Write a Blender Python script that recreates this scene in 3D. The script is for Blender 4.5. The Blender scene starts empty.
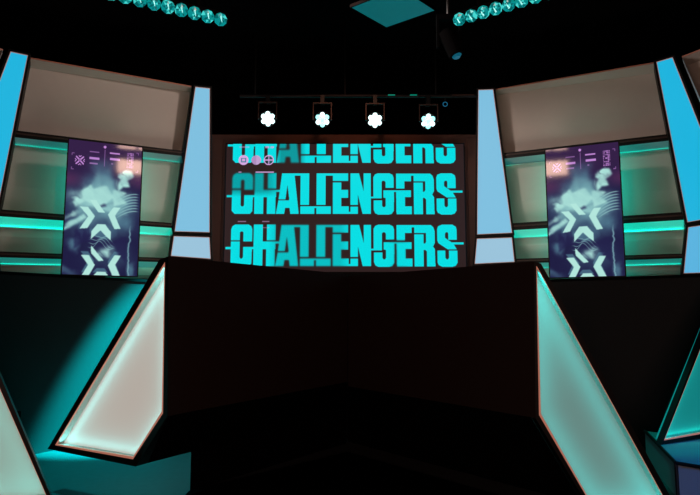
import bpy, bmesh, math, random
import numpy as np
from mathutils import Vector, Matrix

random.seed(4)
SC = bpy.context.scene
COL = SC.collection

# ------------------------------------------------------------------ camera
FPX, W, H = 580.0, 700, 495
EYE = Vector((0, 0, 0.9))
TH = math.atan(64.5 / FPX)
FWD = Vector((0, math.cos(TH), math.sin(TH)))
UPV = Vector((0, -math.sin(TH), math.cos(TH)))
cd = bpy.data.cameras.new('camera')
cd.lens = FPX / W * 36.0
cd.sensor_width = 36.0
cd.clip_start = 0.02
cam = bpy.data.objects.new('camera', cd)
cam.location = EYE
cam.rotation_euler = (math.pi / 2 + TH, 0, 0)
COL.objects.link(cam)
SC.camera = cam


def ray(px, py):
    return FWD + Vector((1, 0, 0)) * ((px - W / 2) / FPX) - UPV * ((py - H / 2) / FPX)


def at_y(px, py, Y):
    d = ray(px, py)
    return EYE + d * (Y / d.y)


def at_z(px, py, z):
    d = ray(px, py)
    return EYE + d * ((z - EYE.z) / d.z)


class Plane:
    """an upright plane through two plan points, facing the open floor"""
    def __init__(s, a, b, off=0.0):
        a, b = Vector((a[0], a[1], 0)), Vector((b[0], b[1], 0))
        s.u = (b - a).normalized()
        n = Vector((s.u.y, -s.u.x, 0))
        if n.dot(Vector((0, 0, 0)) - a) < 0:
            n = -n
        s.n = n
        s.o = a + n * off
        s.a, s.b = a, b

    def hit(s, px, py, off=0.0):
        d = ray(px, py)
        o = s.o + s.n * off
        return EYE + d * ((o - EYE).dot(s.n) / d.dot(s.n))

    def moved(s, off):
        p = Plane(s.a, s.b)
        p.o = s.o + s.n * off
        return p


# --------------------------------------------------------------- materials
def lin(c):
    def f(v):
        v = v / 255.0
        return v / 12.92 if v <= 0.04045 else ((v + 0.055) / 1.055) ** 2.4
    return tuple(f(v) for v in c)


MATS = {}


def mat(name, rgb, rough=0.6, emit=None, strength=1.0, metal=0.0, spec=0.5, bump=0.0, noise=0.0, scale=40):
    if name in MATS:
        return MATS[name]
    m = bpy.data.materials.new(name)
    m.use_nodes = True
    nt = m.node_tree
    b = nt.nodes['Principled BSDF']
    b.inputs['Base Color'].default_value = (*lin(rgb), 1)
    b.inputs['Roughness'].default_value = rough
    b.inputs['Metallic'].default_value = metal
    b.inputs['Specular IOR Level'].default_value = spec
    if emit is not None:
        b.inputs['Emission Color'].default_value = (*lin(emit), 1)
        b.inputs['Emission Strength'].default_value = strength
    if noise or bump:
        tc = nt.nodes.new('ShaderNodeTexCoord')
        n = nt.nodes.new('ShaderNodeTexNoise')
        n.inputs['Scale'].default_value = scale
        n.inputs['Detail'].default_value = 5
        nt.links.new(tc.outputs['Object'], n.inputs['Vector'])
        if noise:
            mx = nt.nodes.new('ShaderNodeMix')
            mx.data_type = 'RGBA'
            a = lin(rgb)
            mx.inputs['A'].default_value = (*[v * (1 - noise) for v in a], 1)
            mx.inputs['B'].default_value = (*[min(1, v * (1 + noise)) for v in a], 1)
            nt.links.new(n.outputs['Fac'], mx.inputs['Factor'])
            nt.links.new(mx.outputs['Result'], b.inputs['Base Color'])
        if bump:
            bp = nt.nodes.new('ShaderNodeBump')
            bp.inputs['Strength'].default_value = bump
            bp.inputs['Distance'].default_value = 0.004
            nt.links.new(n.outputs['Fac'], bp.inputs['Height'])
            nt.links.new(bp.outputs['Normal'], b.inputs['Normal'])
    MATS[name] = m
    return m


def screen_mat(name, rough, spec):
    m = bpy.data.materials.new(name)
    m.use_nodes = True
    nt = m.node_tree
    b = nt.nodes['Principled BSDF']
    b.inputs['Base Color'].default_value = (0.004, 0.004, 0.005, 1)
    b.inputs['Roughness'].default_value = rough
    b.inputs['Specular IOR Level'].default_value = spec
    at = nt.nodes.new('ShaderNodeAttribute')
    at.attribute_name = 'picture'
    nt.links.new(at.outputs['Color'], b.inputs['Emission Color'])
    b.inputs['Emission Strength'].default_value = 1.0
    return m


M_BLACK = mat('black_paint', (12, 11, 11), 0.75, noise=0.2, spec=0.2)
M_FRAME = mat('black_frame', (14, 12, 12), 0.5, spec=0.3)
M_METAL = mat('black_metal', (22, 21, 21), 0.45, metal=0.3)
M_REAR = mat('dark_grey_laminate', (60, 60, 60), .7, noise=.06, scale=30, spec=.1)
M_FACE = mat('dark_desk_laminate', (50, 35, 31), 0.62, noise=0.12, scale=60, spec=0.15)
M_BOARD = mat('grey_board', (196, 188, 180), 0.7, noise=0.03, scale=12, spec=0.2)
M_WOOD = mat('brown_panel', (112, 74, 60), 0.65, noise=0.15, scale=8, spec=0.2)
M_DRAPE = mat('black_drape', (9, 9, 9), 0.95, spec=0.05)
M_CEIL = mat('black_ceiling', (7, 7, 8), 0.95, spec=0.05)
M_FLOOR = mat('stage_floor', (80, 82, 82), 0.5, noise=0.25, scale=25, bump=0.1, spec=0.3)
M_RUG = mat('black_carpet', (6, 6, 6), 0.98, spec=0.02, bump=0.3, scale=300)
M_TRIM = mat('glowing_pink_fringe', (205, 140, 120), 0.5, emit=(150, 92, 76), strength=1.0)  # pink fringe around the lit panels, put in as a glowing edge
M_RAILED = mat('rail_edge', (58, 40, 34), 0.5)
M_TRIMD = mat('copper_edge', (190, 120, 100), 0.5)


# ------------------------------------------------------------ mesh helpers
def link(name, me, m=None, parent=None, origin=None):
    o = bpy.data.objects.new(name, me)
    COL.objects.link(o)
    if m is not None:
        me.materials.append(m)
    if origin is not None:
        me.transform(Matrix.Translation(-Vector(origin)))
        o.location = origin
    if parent is not None:
        o.parent = parent
        base, q = Vector(), parent
        while q is not None:
            base += q.location
            q = q.parent
        if origin is None:
            me.transform(Matrix.Translation(-base))
        else:
            o.location = Vector(origin) - base
    return o


def finish(name, bm, m, parent=None, smooth=False, origin=None):
    bmesh.ops.recalc_face_normals(bm, faces=bm.faces)
    me = bpy.data.meshes.new(name)
    bm.to_mesh(me)
    bm.free()
    if smooth:
        for p in me.polygons:
            p.use_smooth = True
    return link(name, me, m, parent, origin)


def thing(name, label, cat, loc, group=None):
    o = bpy.data.objects.new(name, None)
    o.empty_display_size = 0.1
    COL.objects.link(o)
    o.location = loc
    o['label'] = label
    o['category'] = cat
    if group:
        o['group'] = group
    return o


def tag(o, label, cat, group=None):
    o['label'] = label
    o['category'] = cat
    if group:
        o['group'] = group
    return o


def structure(o, label=None):
    o['kind'] = 'structure'
    if label:
        o['label'] = label
    return o


def add_prism(bm, pts, vec):
    """closed prism from a polygon swept along vec"""
    a = [bm.verts.new(p) for p in pts]
    b = [bm.verts.new(Vector(p) + Vector(vec)) for p in pts]
    bm.faces.new(a)
    bm.faces.new(b[::-1])
    n = len(pts)
    for i in range(n):
        bm.faces.new((a[i], a[(i + 1) % n], b[(i + 1) % n], b[i]))


def add_loft(bm, pa, pb):
    a = [bm.verts.new(p) for p in pa]
    b = [bm.verts.new(p) for p in pb]
    bm.faces.new(a)
    bm.faces.new(b[::-1])
    n = len(pa)
    for i in range(n):
        bm.faces.new((a[i], a[(i + 1) % n], b[(i + 1) % n], b[i]))


def add_box(bm, c, s, rot=None):
    mtx = Matrix.Translation(Vector(c))
    if rot is not None:
        mtx = mtx @ rot
    r = bmesh.ops.create_cube(bm, size=1.0)
    for v in r['verts']:
        v.co = mtx @ Vector((v.co.x * s[0], v.co.y * s[1], v.co.z * s[2]))


def add_rod(bm, p, q, r0, r1=None, seg=12):
    p, q = Vector(p), Vector(q)
    d = q - p
    rot = d.to_track_quat('Z', 'Y').to_matrix().to_4x4()
    bmesh.ops.create_cone(bm, cap_ends=True, segments=seg, radius1=r0, radius2=r0 if r1 is None else r1,
                          depth=d.length, matrix=Matrix.Translation((p + q) / 2) @ rot)


def add_ring(bm, outer, inner, n, front, back):
    """frame between two polygons of equal vertex count, with depth along n"""
    k = len(outer)
    of = [bm.verts.new(Vector(p) + n * front) for p in outer]
    inf = [bm.verts.new(Vector(p) + n * front) for p in inner]
    ob = [bm.verts.new(Vector(p) + n * back) for p in outer]
    ib = [bm.verts.new(Vector(p) + n * back) for p in inner]
    for i in range(k):
        j = (i + 1) % k
        bm.faces.new((of[i], of[j], inf[j], inf[i]))
        bm.faces.new((ob[j], ob[i], ib[i], ib[j]))
        bm.faces.new((of[j], of[i], ob[i], ob[j]))
        bm.faces.new((inf[i], inf[j], ib[j], ib[i]))


def shrink(poly, d):
    """move every edge of a planar polygon inwards by d"""
    c = sum((Vector(p) for p in poly), Vector()) / len(poly)
    k = len(poly)
    nrm = Vector()
    for i in range(k):
        nrm += (Vector(poly[i]) - c).cross(Vector(poly[(i + 1) % k]) - c)
    nrm.normalize()
    out = []
    for i in range(k):
        p0, p1, p2 = Vector(poly[i - 1]), Vector(poly[i]), Vector(poly[(i + 1) % k])
        e1, e2 = (p1 - p0).normalized(), (p2 - p1).normalized()
        n1, n2 = nrm.cross(e1), nrm.cross(e2)
        b = (n1 + n2)
        b.normalize()
        s = min(2.2, 1.0 / max(0.25, b.dot(n1)))
        out.append(p1 + b * d * s)
    return out


def area(name, loc, direction, sx, sy, rgb, power, spread=180, parent=None, xaxis=None):
    l = bpy.data.lights.new(name, 'AREA')
    l.shape = 'RECTANGLE'
    l.size, l.size_y = sx, sy
    l.color = lin(rgb)
    l.energy = power
    l.spread = math.radians(spread)
    o = bpy.data.objects.new(name, l)
    COL.objects.link(o)
    z = -Vector(direction).normalized()
    if xaxis is None:
        q = (-z).to_track_quat('-Z', 'Y').to_matrix().to_4x4()
    else:
        x = Vector(xaxis)
        x = (x - z * x.dot(z)).normalized()
        y = z.cross(x)
        q = Matrix((x, y, z)).transposed().to_4x4()
    o.matrix_world = Matrix.Translation(Vector(loc)) @ q
    return o


def spot(name, loc, target, rgb, power, angle, blend=0.3, radius=0.03):
    l = bpy.data.lights.new(name, 'SPOT')
    l.color = lin(rgb)
    l.energy = power
    l.spot_size = math.radians(angle)
    l.spot_blend = blend
    l.shadow_soft_size = radius
    o = bpy.data.objects.new(name, l)
    COL.objects.link(o)
    d = Vector(target) - Vector(loc)
    o.matrix_world = Matrix.Translation(Vector(loc)) @ d.to_track_quat('-Z', 'Y').to_matrix().to_4x4()
    return o


# ================================================================= SETTING
def slab(name, lo, hi, m, label):
    bm = bmesh.new()
    add_box(bm, [(a + b) / 2 for a, b in zip(lo, hi)], [b - a for a, b in zip(lo, hi)])
    return structure(finish(name, bm, m), label)


slab('floor', (-6.5, -2.6, -0.1), (6.5, 8.6, 0), M_FLOOR, 'dark studio floor lit teal in places')
slab('ceiling', (-6.5, -2.6, 4.4), (6.5, 8.6, 4.5), M_CEIL, 'black studio ceiling')
slab('wall_left', (-6.6, -2.6, 0), (-6.5, 8.6, 4.5), M_DRAPE, 'black studio side wall on the left')
slab('wall_right', (6.5, -2.6, 0), (6.6, 8.6, 4.5), M_DRAPE, 'black studio side wall on the right')
slab('wall_back', (-6.5, 8.5, 0), (6.5, 8.6, 4.5), M_DRAPE, 'black studio rear wall')
slab('wall_front', (-6.5, -2.7, 0), (6.5, -2.6, 4.5), M_DRAPE, 'black studio wall behind the viewer')

# brown timber surround that carries the wide screen
YB = 7.5
t0 = at_y(345, 133.5, YB)
bm = bmesh.new()
add_box(bm, (at_y(345, 200, YB).x, YB + 0.1, t0.z / 2), (4.6, 0.1, t0.z))
surround = finish('screen_surround', bm, M_WOOD)
tag(surround, 'dark brown timber wall panel framing the wide teal lettered screen', 'wall panel')
# raised brown margins left and right of the screen
for x0, x1 in ((211.5, 221), (469, 478)):
    bm = bmesh.new()
    a, b = at_y(x0, 200, YB).x, at_y(x1, 200, YB).x
    add_box(bm, ((a + b) / 2, YB + 0.035, t0.z / 2 - .03), (b - a, 0.03, t0.z - .06))
    finish('batten', bm, M_WOOD, surround)

# ================================================================ SCREENS
def poly_mask(X, Y, pts):
    pts = np.asarray(pts, float)
    ins = np.zeros(X.shape, bool)
    n = len(pts)
    for i in range(n):
        x0, y0 = pts[i]
        x1, y1 = pts[(i + 1) % n]
        if y0 == y1:
            continue
        c = ((Y < y0) != (Y < y1)) & (X < (x1 - x0) * (Y - y0) / (y1 - y0) + x0)
        ins ^= c
    return ins


def blur(a, k):
    if k < 1:
        return a
    for ax in (0, 1):
        p = np.pad(a, [(k, k) if i == ax else (0, 0) for i in range(2)], mode='edge')
        c = np.cumsum(p, axis=ax)
        c = np.insert(c, 0, 0, axis=ax)
        n = a.shape[ax]
        sl = lambda s: tuple(slice(s, s + n) if i == ax else slice(None) for i in range(2))
        a = (c[sl(2 * k + 1)] - c[sl(0)]) / (2 * k + 1)
    return a


def grid_object(name, pic, origin, ux, uz, m, parent):
    """pic rows run downward; one vertex per sample"""
    h, w, _ = pic.shape
    uu, vv = np.meshgrid(np.linspace(0, 1, w), np.linspace(0, 1, h))
    co = np.empty((h, w, 3))
    for k in range(3):
        co[..., k] = origin[k] + ux[k] * uu + uz[k] * vv
    idx = np.arange(h * w).reshape(h, w)
    q = np.stack([idx[1:, :-1], idx[1:, 1:], idx[:-1, 1:], idx[:-1, :-1]], -1).reshape(-1, 4)
    me = bpy.data.meshes.new(name)
    me.vertices.add(h * w)
    me.vertices.foreach_set('co', co.reshape(-1))
    me.loops.add(q.size)
    me.loops.foreach_set('vertex_index', q.reshape(-1).astype(np.int32))
    me.polygons.add(len(q))
    me.polygons.foreach_set('loop_start', np.arange(0, q.size, 4, dtype=np.int32))
    me.update(calc_edges=True)
    at = me.attributes.new('picture', 'FLOAT_COLOR', 'POINT')
    c = np.ones((h * w, 4), np.float32)
    s = pic.reshape(-1, 3) / 255.0
    c[:, :3] = np.where(s <= 0.04045, s / 12.92, ((s + 0.055) / 1.055) ** 2.4)
    at.data.foreach_set('color', c.reshape(-1))
    return link(name, me, m, parent)


# ---- wide LED screen with three rows of lettering
def S1(p): return [(225 + x / 8.75, y / 8.75 - 5.4) for x, y in p]
def S2(p): return [(295 + x / 8.75, y / 8.75 - 5.4) for x, y in p]
def S3(p): return [(365 + x / 7.0, y / 7.0 - 5.4) for x, y in p]
def R(a, b, c, d): return [(a, b), (c, b), (c, d), (a, d)]


ADD = [
    S1([(65, 90), (75, 60), (100, 45), (215, 45), (240, 60), (248, 85), (248, 192), (172, 192), (172, 115), (165, 105),
        (150, 105), (142, 115), (142, 325), (150, 338), (165, 338), (172, 325), (172, 238), (265, 238), (265, 258),
        (248, 258), (245, 380), (225, 402), (90, 402), (65, 375)]),
    S1(R(20, 239, 70, 258)),
    S1(R(262, 45, 340, 402)), S1(R(375, 45, 450, 182)), S1(R(262, 192, 450, 258)), S1(R(370, 192, 445, 402)),
    S1(R(440, 192, 490, 210)),
    S1([(500, 48), (608, 48), (648, 402), (575, 402), (568, 350), (530, 350), (522, 402), (450, 402), (470, 290)]),
    S2(R(-112, 48, 125, 68)), S2(R(50, 48, 125, 325)), S2(R(50, 338, 315, 402)), S2(R(190, 48, 268, 325)),
    S2(R(190, 48, 465, 68)), S2(R(332, 48, 465, 115)), S2(R(332, 128, 405, 402)), S2(R(332, 192, 465, 262)),
    S2(R(332, 338, 470, 402)), S2(R(332, 385, 550, 402)), S2(R(485, 340, 550, 402)),
    S2([(485, 48), (560, 48), (600, 205), (600, 48), (662, 48), (662, 402), (590, 402), (550, 235), (550, 325),
        (485, 325)]),
    S3([(58, 65), (70, 45), (90, 38), (170, 38), (192, 48), (200, 70), (200, 140), (143, 140), (143, 100), (135, 90),
        (122, 90), (115, 100), (115, 214), (38, 214), (38, 202), (58, 202)]),
    S3([(60, 228), (118, 228), (118, 265), (125, 275), (137, 275), (143, 265), (143, 212), (127, 208), (127, 158),
        (320, 158), (320, 205), (278, 205), (278, 270), (325, 270), (325, 325), (218, 325), (216, 168), (202, 168),
        (200, 300), (185, 322), (165, 327), (90, 327), (70, 318), (60, 295)]),
    S3([(217, 40), (342, 40), (342, 56), (322, 56), (322, 95), (275, 95), (275, 145), (217, 145)]),
    S3([(340, 40), (455, 40), (472, 55), (480, 80), (480, 165), (468, 188), (480, 205), (483, 325), (425, 325),
        (425, 222), (415, 212), (402, 212), (402, 325), (340, 325)]),
    S3([(497, 70), (505, 48), (530, 38), (605, 38), (628, 52), (633, 75), (633, 142), (575, 142), (575, 100),
        (570, 90), (558, 90), (552, 100), (552, 128), (597, 160), (680, 160), (680, 174), (612, 174), (632, 208),
        (570, 208), (505, 165), (497, 145)]),
    S3([(497, 215), (552, 215), (552, 265), (560, 275), (570, 275), (577, 265), (577, 215), (635, 215), (635, 300),
        (622, 320), (600, 327), (530, 327), (505, 315), (497, 295)]),
]
CUT = [S1(R(60, 182, 150, 192)), S1([(548, 150), (565, 275), (532, 275)]), S1(R(472, 275, 562, 286)),
       S2(R(172, 352, 188, 402.5)), S2(R(471, 330, 485, 384)),
       S3(R(340, 95, 420, 104)), S3([(403, 104), (420, 104), (420, 155), (414, 167), (403, 167)])]


def wide_picture():
    x0, x1, y0, y1 = 226.0, 464.0, 144.6, 272.0
    w, h = 640, 344
    X, Y = np.meshgrid(np.linspace(x0, x1, w), np.linspace(y0, y1, h))
    dx, dy = (x1 - x0) / w, (y1 - y0) / h
    rows = [(174.2 - 51.0), 174.4, 225.8]
    ink = np.zeros((h, w))
    off = [(a, b) for a in (-.25, .25) for b in (-.25, .25)]
    for a, b in off:
        XX, YY = X + a * dx, Y + b * dy
        mk = np.zeros((h, w), bool)
        for r in rows:
            for p in ADD:
                mk |= poly_mask(XX, YY - r, p)
        for r in rows:
            for p in CUT:
                mk &= ~poly_mask(XX, YY - r, p)
        ink += mk / 4.0
    soft = blur(blur(ink, 2), 2) * 0.97
    def ramp(v, a, b): return np.clip((v - a) / (b - a), 0, 1)
    z1 = ramp(X, 276, 281) * (1 - ramp(X, 298, 306)) * (Y < 168)
    z2 = (1 - ramp(X, 268, 282)) * (1 - ramp(Y, 192, 198)) * (Y > 168) * (Y < 219)
    z3 = ramp(X, 270, 280) * (1 - ramp(X, 340, 350)) * (Y > 219)
    z4 = ramp(X, 386, 392) * (1 - ramp(X, 402, 410)) * (Y > 240)
    z = np.clip(z1 + .85 * z2 + 0.6 * z3 + .5 * z4, 0, 1)
    ink = ink * (1 - z) + soft * z
    dim = 1 - 0.30 * z1 - 0.26 * z2 - 0.13 * z3
    bg = np.array([46, 31, 31.0])
    fg = np.array([2, 222, 228.0])
    pic = bg + (fg * dim[..., None] - bg) * ink[..., None]
    # LED pixel texture
    pic *= (1 + 0.03 * np.sin(X * 5.3) * np.sin(Y * 5.3))[..., None]
    pink = np.array([214, 168, 226.0])
    def put(mask, col, a=1.0):
        pic[mask] = pic[mask] * (1 - a) + np.asarray(col) * a
    for cx, kind in ((243.3, 0), (256.0, 1), (268.6, 2)):
        r = np.hypot(X - cx, Y - 161.0)
        if kind == 0:
            put(r < 5, pink)
            q = (abs(X - cx) < 2.6) & (abs(Y - 161) < 2.2)
            put(q & ((abs(X - cx) > 1.4) | (abs(Y - 161) > 1.2)), (60, 130, 150))
        elif kind == 1:
            put(r < 4.8, (176, 140, 190))
            put((r < 4.8) & (X > cx), (200, 170, 215), .7)
        else:
            put(r < 5, (40, 45, 52), .75)
            put((r < 5) & (r > 4.1), pink)
            put((r < 5) & ((abs(X - cx) < .5) | (abs(Y - 161) < .5)), pink)
    for a, b, c, d, al in ((239, 147, 249, 148.6, .5), (265, 147.0, 268.5, 148.8, .8), (270, 147, 273.6, 148.8, .8),
                           (255.6, 172.7, 273.8, 173.7, .9), (238.5, 172.7, 241.5, 173.6, .7),
                           (239, 222, 247, 223.2, .5), (263, 222, 270, 223, .5), (263, 228.2, 270, 229, .5)):
        put((X > a) & (X < c) & (Y > b) & (Y < d), pink, al)
    return pic, (x0, x1, y0, y1)


M_WIDE = screen_mat('led_wall_picture', 0.5, 0.2)
M_PORT = screen_mat('glossy_display_picture', 0.07, 0.5)

pic, (sx0, sx1, sy0, sy1) = wide_picture()
# measured on the middle row so that the rows narrow with height by perspective alone
tl = at_y(sx0, 193, YB)
tr = at_y(sx1, 193, YB)
ztop, zbot = at_y(345, sy0, YB).z, at_y(345, sy1, YB).z
wide = thing('led_screen', 'wide screen on the back wall showing three rows of big teal CHALLENGERS lettering', 'screen',
             ((tl.x + tr.x) / 2, YB, zbot - 0.35))
grid_object('display', pic, (tl.x, YB - 0.03, ztop), (tr.x - tl.x, 0, 0), (0, 0, zbot - ztop), M_WIDE, wide)
bm = bmesh.new()
add_box(bm, ((tl.x + tr.x) / 2, YB + 0.012, (ztop + zbot) / 2 - 0.15), (tr.x - tl.x + 0.03, 0.075, ztop - zbot + 0.33))
finish('cabinet', bm, M_FRAME, wide)


# ---- the artwork of the two portrait screens
def vnoise(X, Y, seed):
    rng = np.random.RandomState(seed)
    g = rng.rand(64, 64)
    xi, yi = np.floor(X).astype(int), np.floor(Y).astype(int)
    fx, fy = X - xi, Y - yi
    fx, fy = fx * fx * (3 - 2 * fx), fy * fy * (3 - 2 * fy)
    a = g[yi % 64, xi % 64]
    b = g[yi % 64, (xi + 1) % 64]
    c = g[(yi + 1) % 64, xi % 64]
    d = g[(yi + 1) % 64, (xi + 1) % 64]
    return (a * (1 - fx) + b * fx) * (1 - fy) + (c * (1 - fx) + d * fx) * fy


def fbm(X, Y, seed, o=4):
    s, a, t = 0, 0.5, 0
    for k in range(o):
        s = s + a * vnoise(X * 2 ** k, Y * 2 ** k, seed + k)
        t += a
        a *= 0.5
    return s / t


def portrait_picture():
    w, h = 196, 356
    U, V = np.meshgrid(np.linspace(0, 1, w), np.linspace(0, 1, h))
    asp = 1.75
    def mix(p, c, a):
        return p + (np.asarray(c, float) - p) * np.clip(a, 0, 1)[..., None]
    def ramp(v, a, b):
        t = np.clip((v - a) / (b - a), 0, 1)
        return t * t * (3 - 2 * t)
    pic = np.zeros((h, w, 3)) + np.array([30, 29, 66.0])
    pic = mix(pic, (52, 32, 70), 1 - ramp(V, 0.1, 0.42))
    pic = mix(pic, (92, 48, 88), (1 - ramp(abs(V - .3), 0, .1)) * (1 - ramp(U, 0, .35)) * .7)
    pic = mix(pic, (92, 48, 88), (1 - ramp(abs(V - .27), 0, .1)) * ramp(U, .75, 1) * .6)
    wx = (fbm(U * 4, V * 7, 3) - .5)
    wy = (fbm(U * 4 + 9, V * 7, 8) - .5)
    UU, VV = U + wx * .22, V + wy * .12
    pale, midc = (172, 226, 218), (84, 128, 148)
    def blob(cu, cv, ru, rv, ang=0, a=1.0, warp=1.0):
        x, y = (U + wx * .22 * warp - cu), (V + wy * .12 * warp - cv) * asp
        c, s = math.cos(ang), math.sin(ang)
        x, y = x * c + y * s, -x * s + y * c
        return a * np.exp(-((x / ru) ** 2 + (y / (rv * asp)) ** 2) ** 1.3)
    mid = np.zeros((h, w))
    for b in ((.45, .24, .16, .09), (.42, .33, .27, .09), (.16, .60, .25, .05, -.45, .9), (.75, .50, .22, .12),
              (.78, .62, .16, .1, .6), (.12, .78, .07, .05), (.5, .68, .33, .05), (.55, .53, .4, .07),
              (.5, .52, .46, .13, 0, .85), (.5, .64, .44, .11, 0, .65), (.62, .86, .3, .1, 0, .4), (.45, .40, .36, .11, 0, .9), (.93, .96, .07, .07), (.22, .68, .03, .08), (.3, .67, .02, .06), (.08, .98, .2, .03, 0, .6)):
        mid = np.maximum(mid, blob(*b))
    pic = mix(pic, midc, mid * (.55 + .45 * fbm(U * 6, V * 10, 21)))
    li = np.zeros((h, w))
    for b in ((.45, .40, .31, .06, 0, 1.5), (.50, .47, .26, .05, .3, 1.2), (.36, .44, .2, .05, -.3, 1.3), (.42, .385, .22, .045, -.1), (.30, .40, .16, .04, -.5), (.56, .38, .2, .05, .1), (.76, .26, .06, .035, -.6),
              (.71, .31, .06, .035, -.8), (.82, .22, .05, .02, -.3), (.18, .45, .09, .02, .3), (.45, .45, .3, .03, 0, .8),
              (.62, .47, .08, .04, -.7), (.10, .55, .16, .018, -.45, .6), (.6, .82, .06, .04, -.6, .9),
              (.52, .85, .05, .03, 0, .7)):
        li = np.maximum(li, blob(*b))
    li *= .35 + .65 * ramp(fbm(UU * 7 + 3, VV * 9, 40), .2, .42)
    q1, q2 = U * 3 + V * 4, (V * asp - U * .8)
    li *= .55 + .75 * fbm(q1 * 1.2, q2 * 9, 90, 3)
    pic = mix(pic, pale, li * 1.1)
    # swept lines to the right and the crack below them
    sw = np.zeros((h, w))
    for k in range(7):
        v0 = .40 + k * .022
        curve = v0 + .16 * (1 - U) ** 1.5 - .02 * np.sin(U * 9) - .05 * (U - .7)
        sw = np.maximum(sw, np.exp(-((V - curve) / .0045) ** 2) * ramp(U, .62, .76) * (1 - ramp(U, .93, 1)))
    pic = mix(pic, (150, 200, 200), sw * .75)
    cr = .875 + .025 * (fbm(U * 0 + 2, V * 22, 60) - .5) * 2
    pic = mix(pic, (130, 180, 190), np.exp(-((U - cr) / .011) ** 2) * ramp(V, .6, .68) * .8)
    dark = np.maximum(blob(.48, .745, .09, .035), blob(.55, .77, .1, .03, .5))
    pic = mix(pic, (34, 34, 74), dark * .8)
    for k in range(4):
        cv = .70 + .02 * k + .25 * abs(U - .46)
        pic = mix(pic, (150, 205, 205), np.exp(-((V - cv - .015 * np.sin(U * 30 + k)) / .003) ** 2) * ramp(U, .3, .36) * (1 - ramp(U, .62, .7)) * .6)
    # chevrons
    SH = [
        [(.19, .497), (.295, .497), (.39, .562), (.30, .655), (.20, .66), (.305, .567)],
        [(.31, .44), (.40, .44), (.52, .53), (.43, .53)],
        [(.64, .485), (.735, .485), (.66, .55), (.745, .645), (.665, .65), (.56, .545)],
        [(.355, .73), (.355, .68), (.43, .62), (.53, .62), (.615, .675), (.615, .735), (.54, .70), (.48, .665), (.43, .69)],
        [(.365, .785), (.45, .838), (.535, .89), (.47, .895), (.365, .838)],
        [(.235, .855), (.335, .855), (.42, .926), (.34, 1.01), (.255, 1.01), (.335, .926)],
        [(.68, .85), (.765, .85), (.69, .92), (.765, 1.01), (.665, 1.01), (.60, .926)],
        [(.40, 1.01), (.455, .975), (.56, .975), (.61, 1.01)],
    ]
    gh = np.zeros((h, w))
    for p in SH[5:]:
        gh = np.maximum(gh, poly_mask(U + .01, V + .028, p).astype(float))
    pic = mix(pic, midc, blur(gh, 1) * .7)
    ch = np.zeros((h, w))
    for p in SH:
        ch = np.maximum(ch, poly_mask(U + wx * .02, V, p).astype(float))
    fade = .72 + .5 * fbm(U * 9, V * 12, 77) * 1.0
    pic = mix(pic, (178, 230, 220), blur(ch, 1) * np.clip(fade, 0, 1))
    sh = np.zeros((h, w))
    for p in ([(.70, .31), (.76, .24), (.86, .19), (.90, .235), (.82, .275), (.87, .32), (.77, .33), (.68, .37)],
              [(.18, .37), (.30, .33), (.44, .40), (.40, .47), (.25, .455), (.13, .50), (.10, .465), (.22, .43)],
              [(.60, .35), (.82, .37), (.72, .41), (.82, .46), (.64, .48)],
              [(0, .68), (0, .63), (.26, .54), (.30, .57)],
              [(.30, .36), (.52, .33), (.64, .40), (.5, .47), (.34, .45)]):
        sh = np.maximum(sh, poly_mask(U + wx * .10, V + wy * .06, p).astype(float))
    bulk = poly_mask(U + wx * .2, V + wy * .15, [(.36, .24), (.54, .25), (.66, .36), (.80, .46), (.80, .58), (.66, .66), (.46, .60),
                                                 (.28, .64), (.16, .58), (.22, .46), (.30, .36)]).astype(float)
    fold = fbm(U * 5 + V * 2, V * 3 + 4, 150, 3)
    pic = mix(pic, (118, 170, 178), blur(blur(bulk, 6), 6) * np.clip(.25 + 1.1 * fold, 0, 1) * .8)
    tone = .45 + .75 * fbm(q1 * 1.6, q2 * 11, 120, 3)
    under = pic.copy()
    pic = mix(pic, (166, 220, 213), blur(blur(sh, 2), 2) * np.clip(tone, 0, 1))
    dk = np.zeros((h, w))
    for p in ([(.14, .67), (.33, .65), (.35, .77), (.12, .81)], [(.60, .76), (.83, .72), (.84, .90), (.78, .86)],
              [(.44, .47), (.53, .44), (.56, .47), (.47, .49)]):
        dk = np.maximum(dk, poly_mask(U + wx * .1, V + wy * .1, p).astype(float))
    pic = mix(pic, (34, 32, 74), blur(dk, 3) * .7)
    keep = blur(ch, 1) * np.clip(fade, 0, 1)
    pic = mix(pic, (178, 230, 220), keep)
    # small violet marks along the top
    vio = (200, 140, 220)
    mk = np.zeros((h, w))
    def rect(a, b, c, d, al=1.0):
        mk[(U >= a) & (U <= c) & (V >= b) & (V <= d)] = al
    rect(.28, .072, .41, .080, .5); rect(.28, .118, .415, .134, .9); rect(.285, .158, .39, .170, .6)
    rect(.55, .066, .69, .078, .9); rect(.555, .108, .695, .124, .95); rect(.575, .148, .60, .158, .5)
    rect(.478, .05, .488, .18, .45)
    mk[np.hypot(U - .482, (V - .03) * asp) < .018] = .95
    rng = np.random.RandomState(2)
    for r in range(9):
        for c in range(6):
            if rng.rand() < .68:
                rect(.79 + c * .0165, .055 + r * .0135, .79 + c * .0165 + .013, .055 + r * .0135 + .010, .5 + .4 * rng.rand())
    for a, b, su, sv in ((.05, .10, 1, 1), (.05, .22, 1, -1), (.95, .05, -1, 1), (.95, .20, -1, -1)):
        rect(min(a, a + .03 * su), b - .003, max(a, a + .03 * su), b + .003, .5)
        rect(a - .006, min(b, b + .016 * sv), a + .006, max(b, b + .016 * sv), .5)
    cx, cy = .155, .15
    x, y = (U - cx) / .064, (V - cy) * asp / .064
    star = np.zeros((h, w), bool)
    ax, ay = abs(x), abs(y)
    mx = np.maximum(ax, ay)
    star |= (abs(ax - ay) < .19) & (mx > .12) & (mx < .85)
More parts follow.
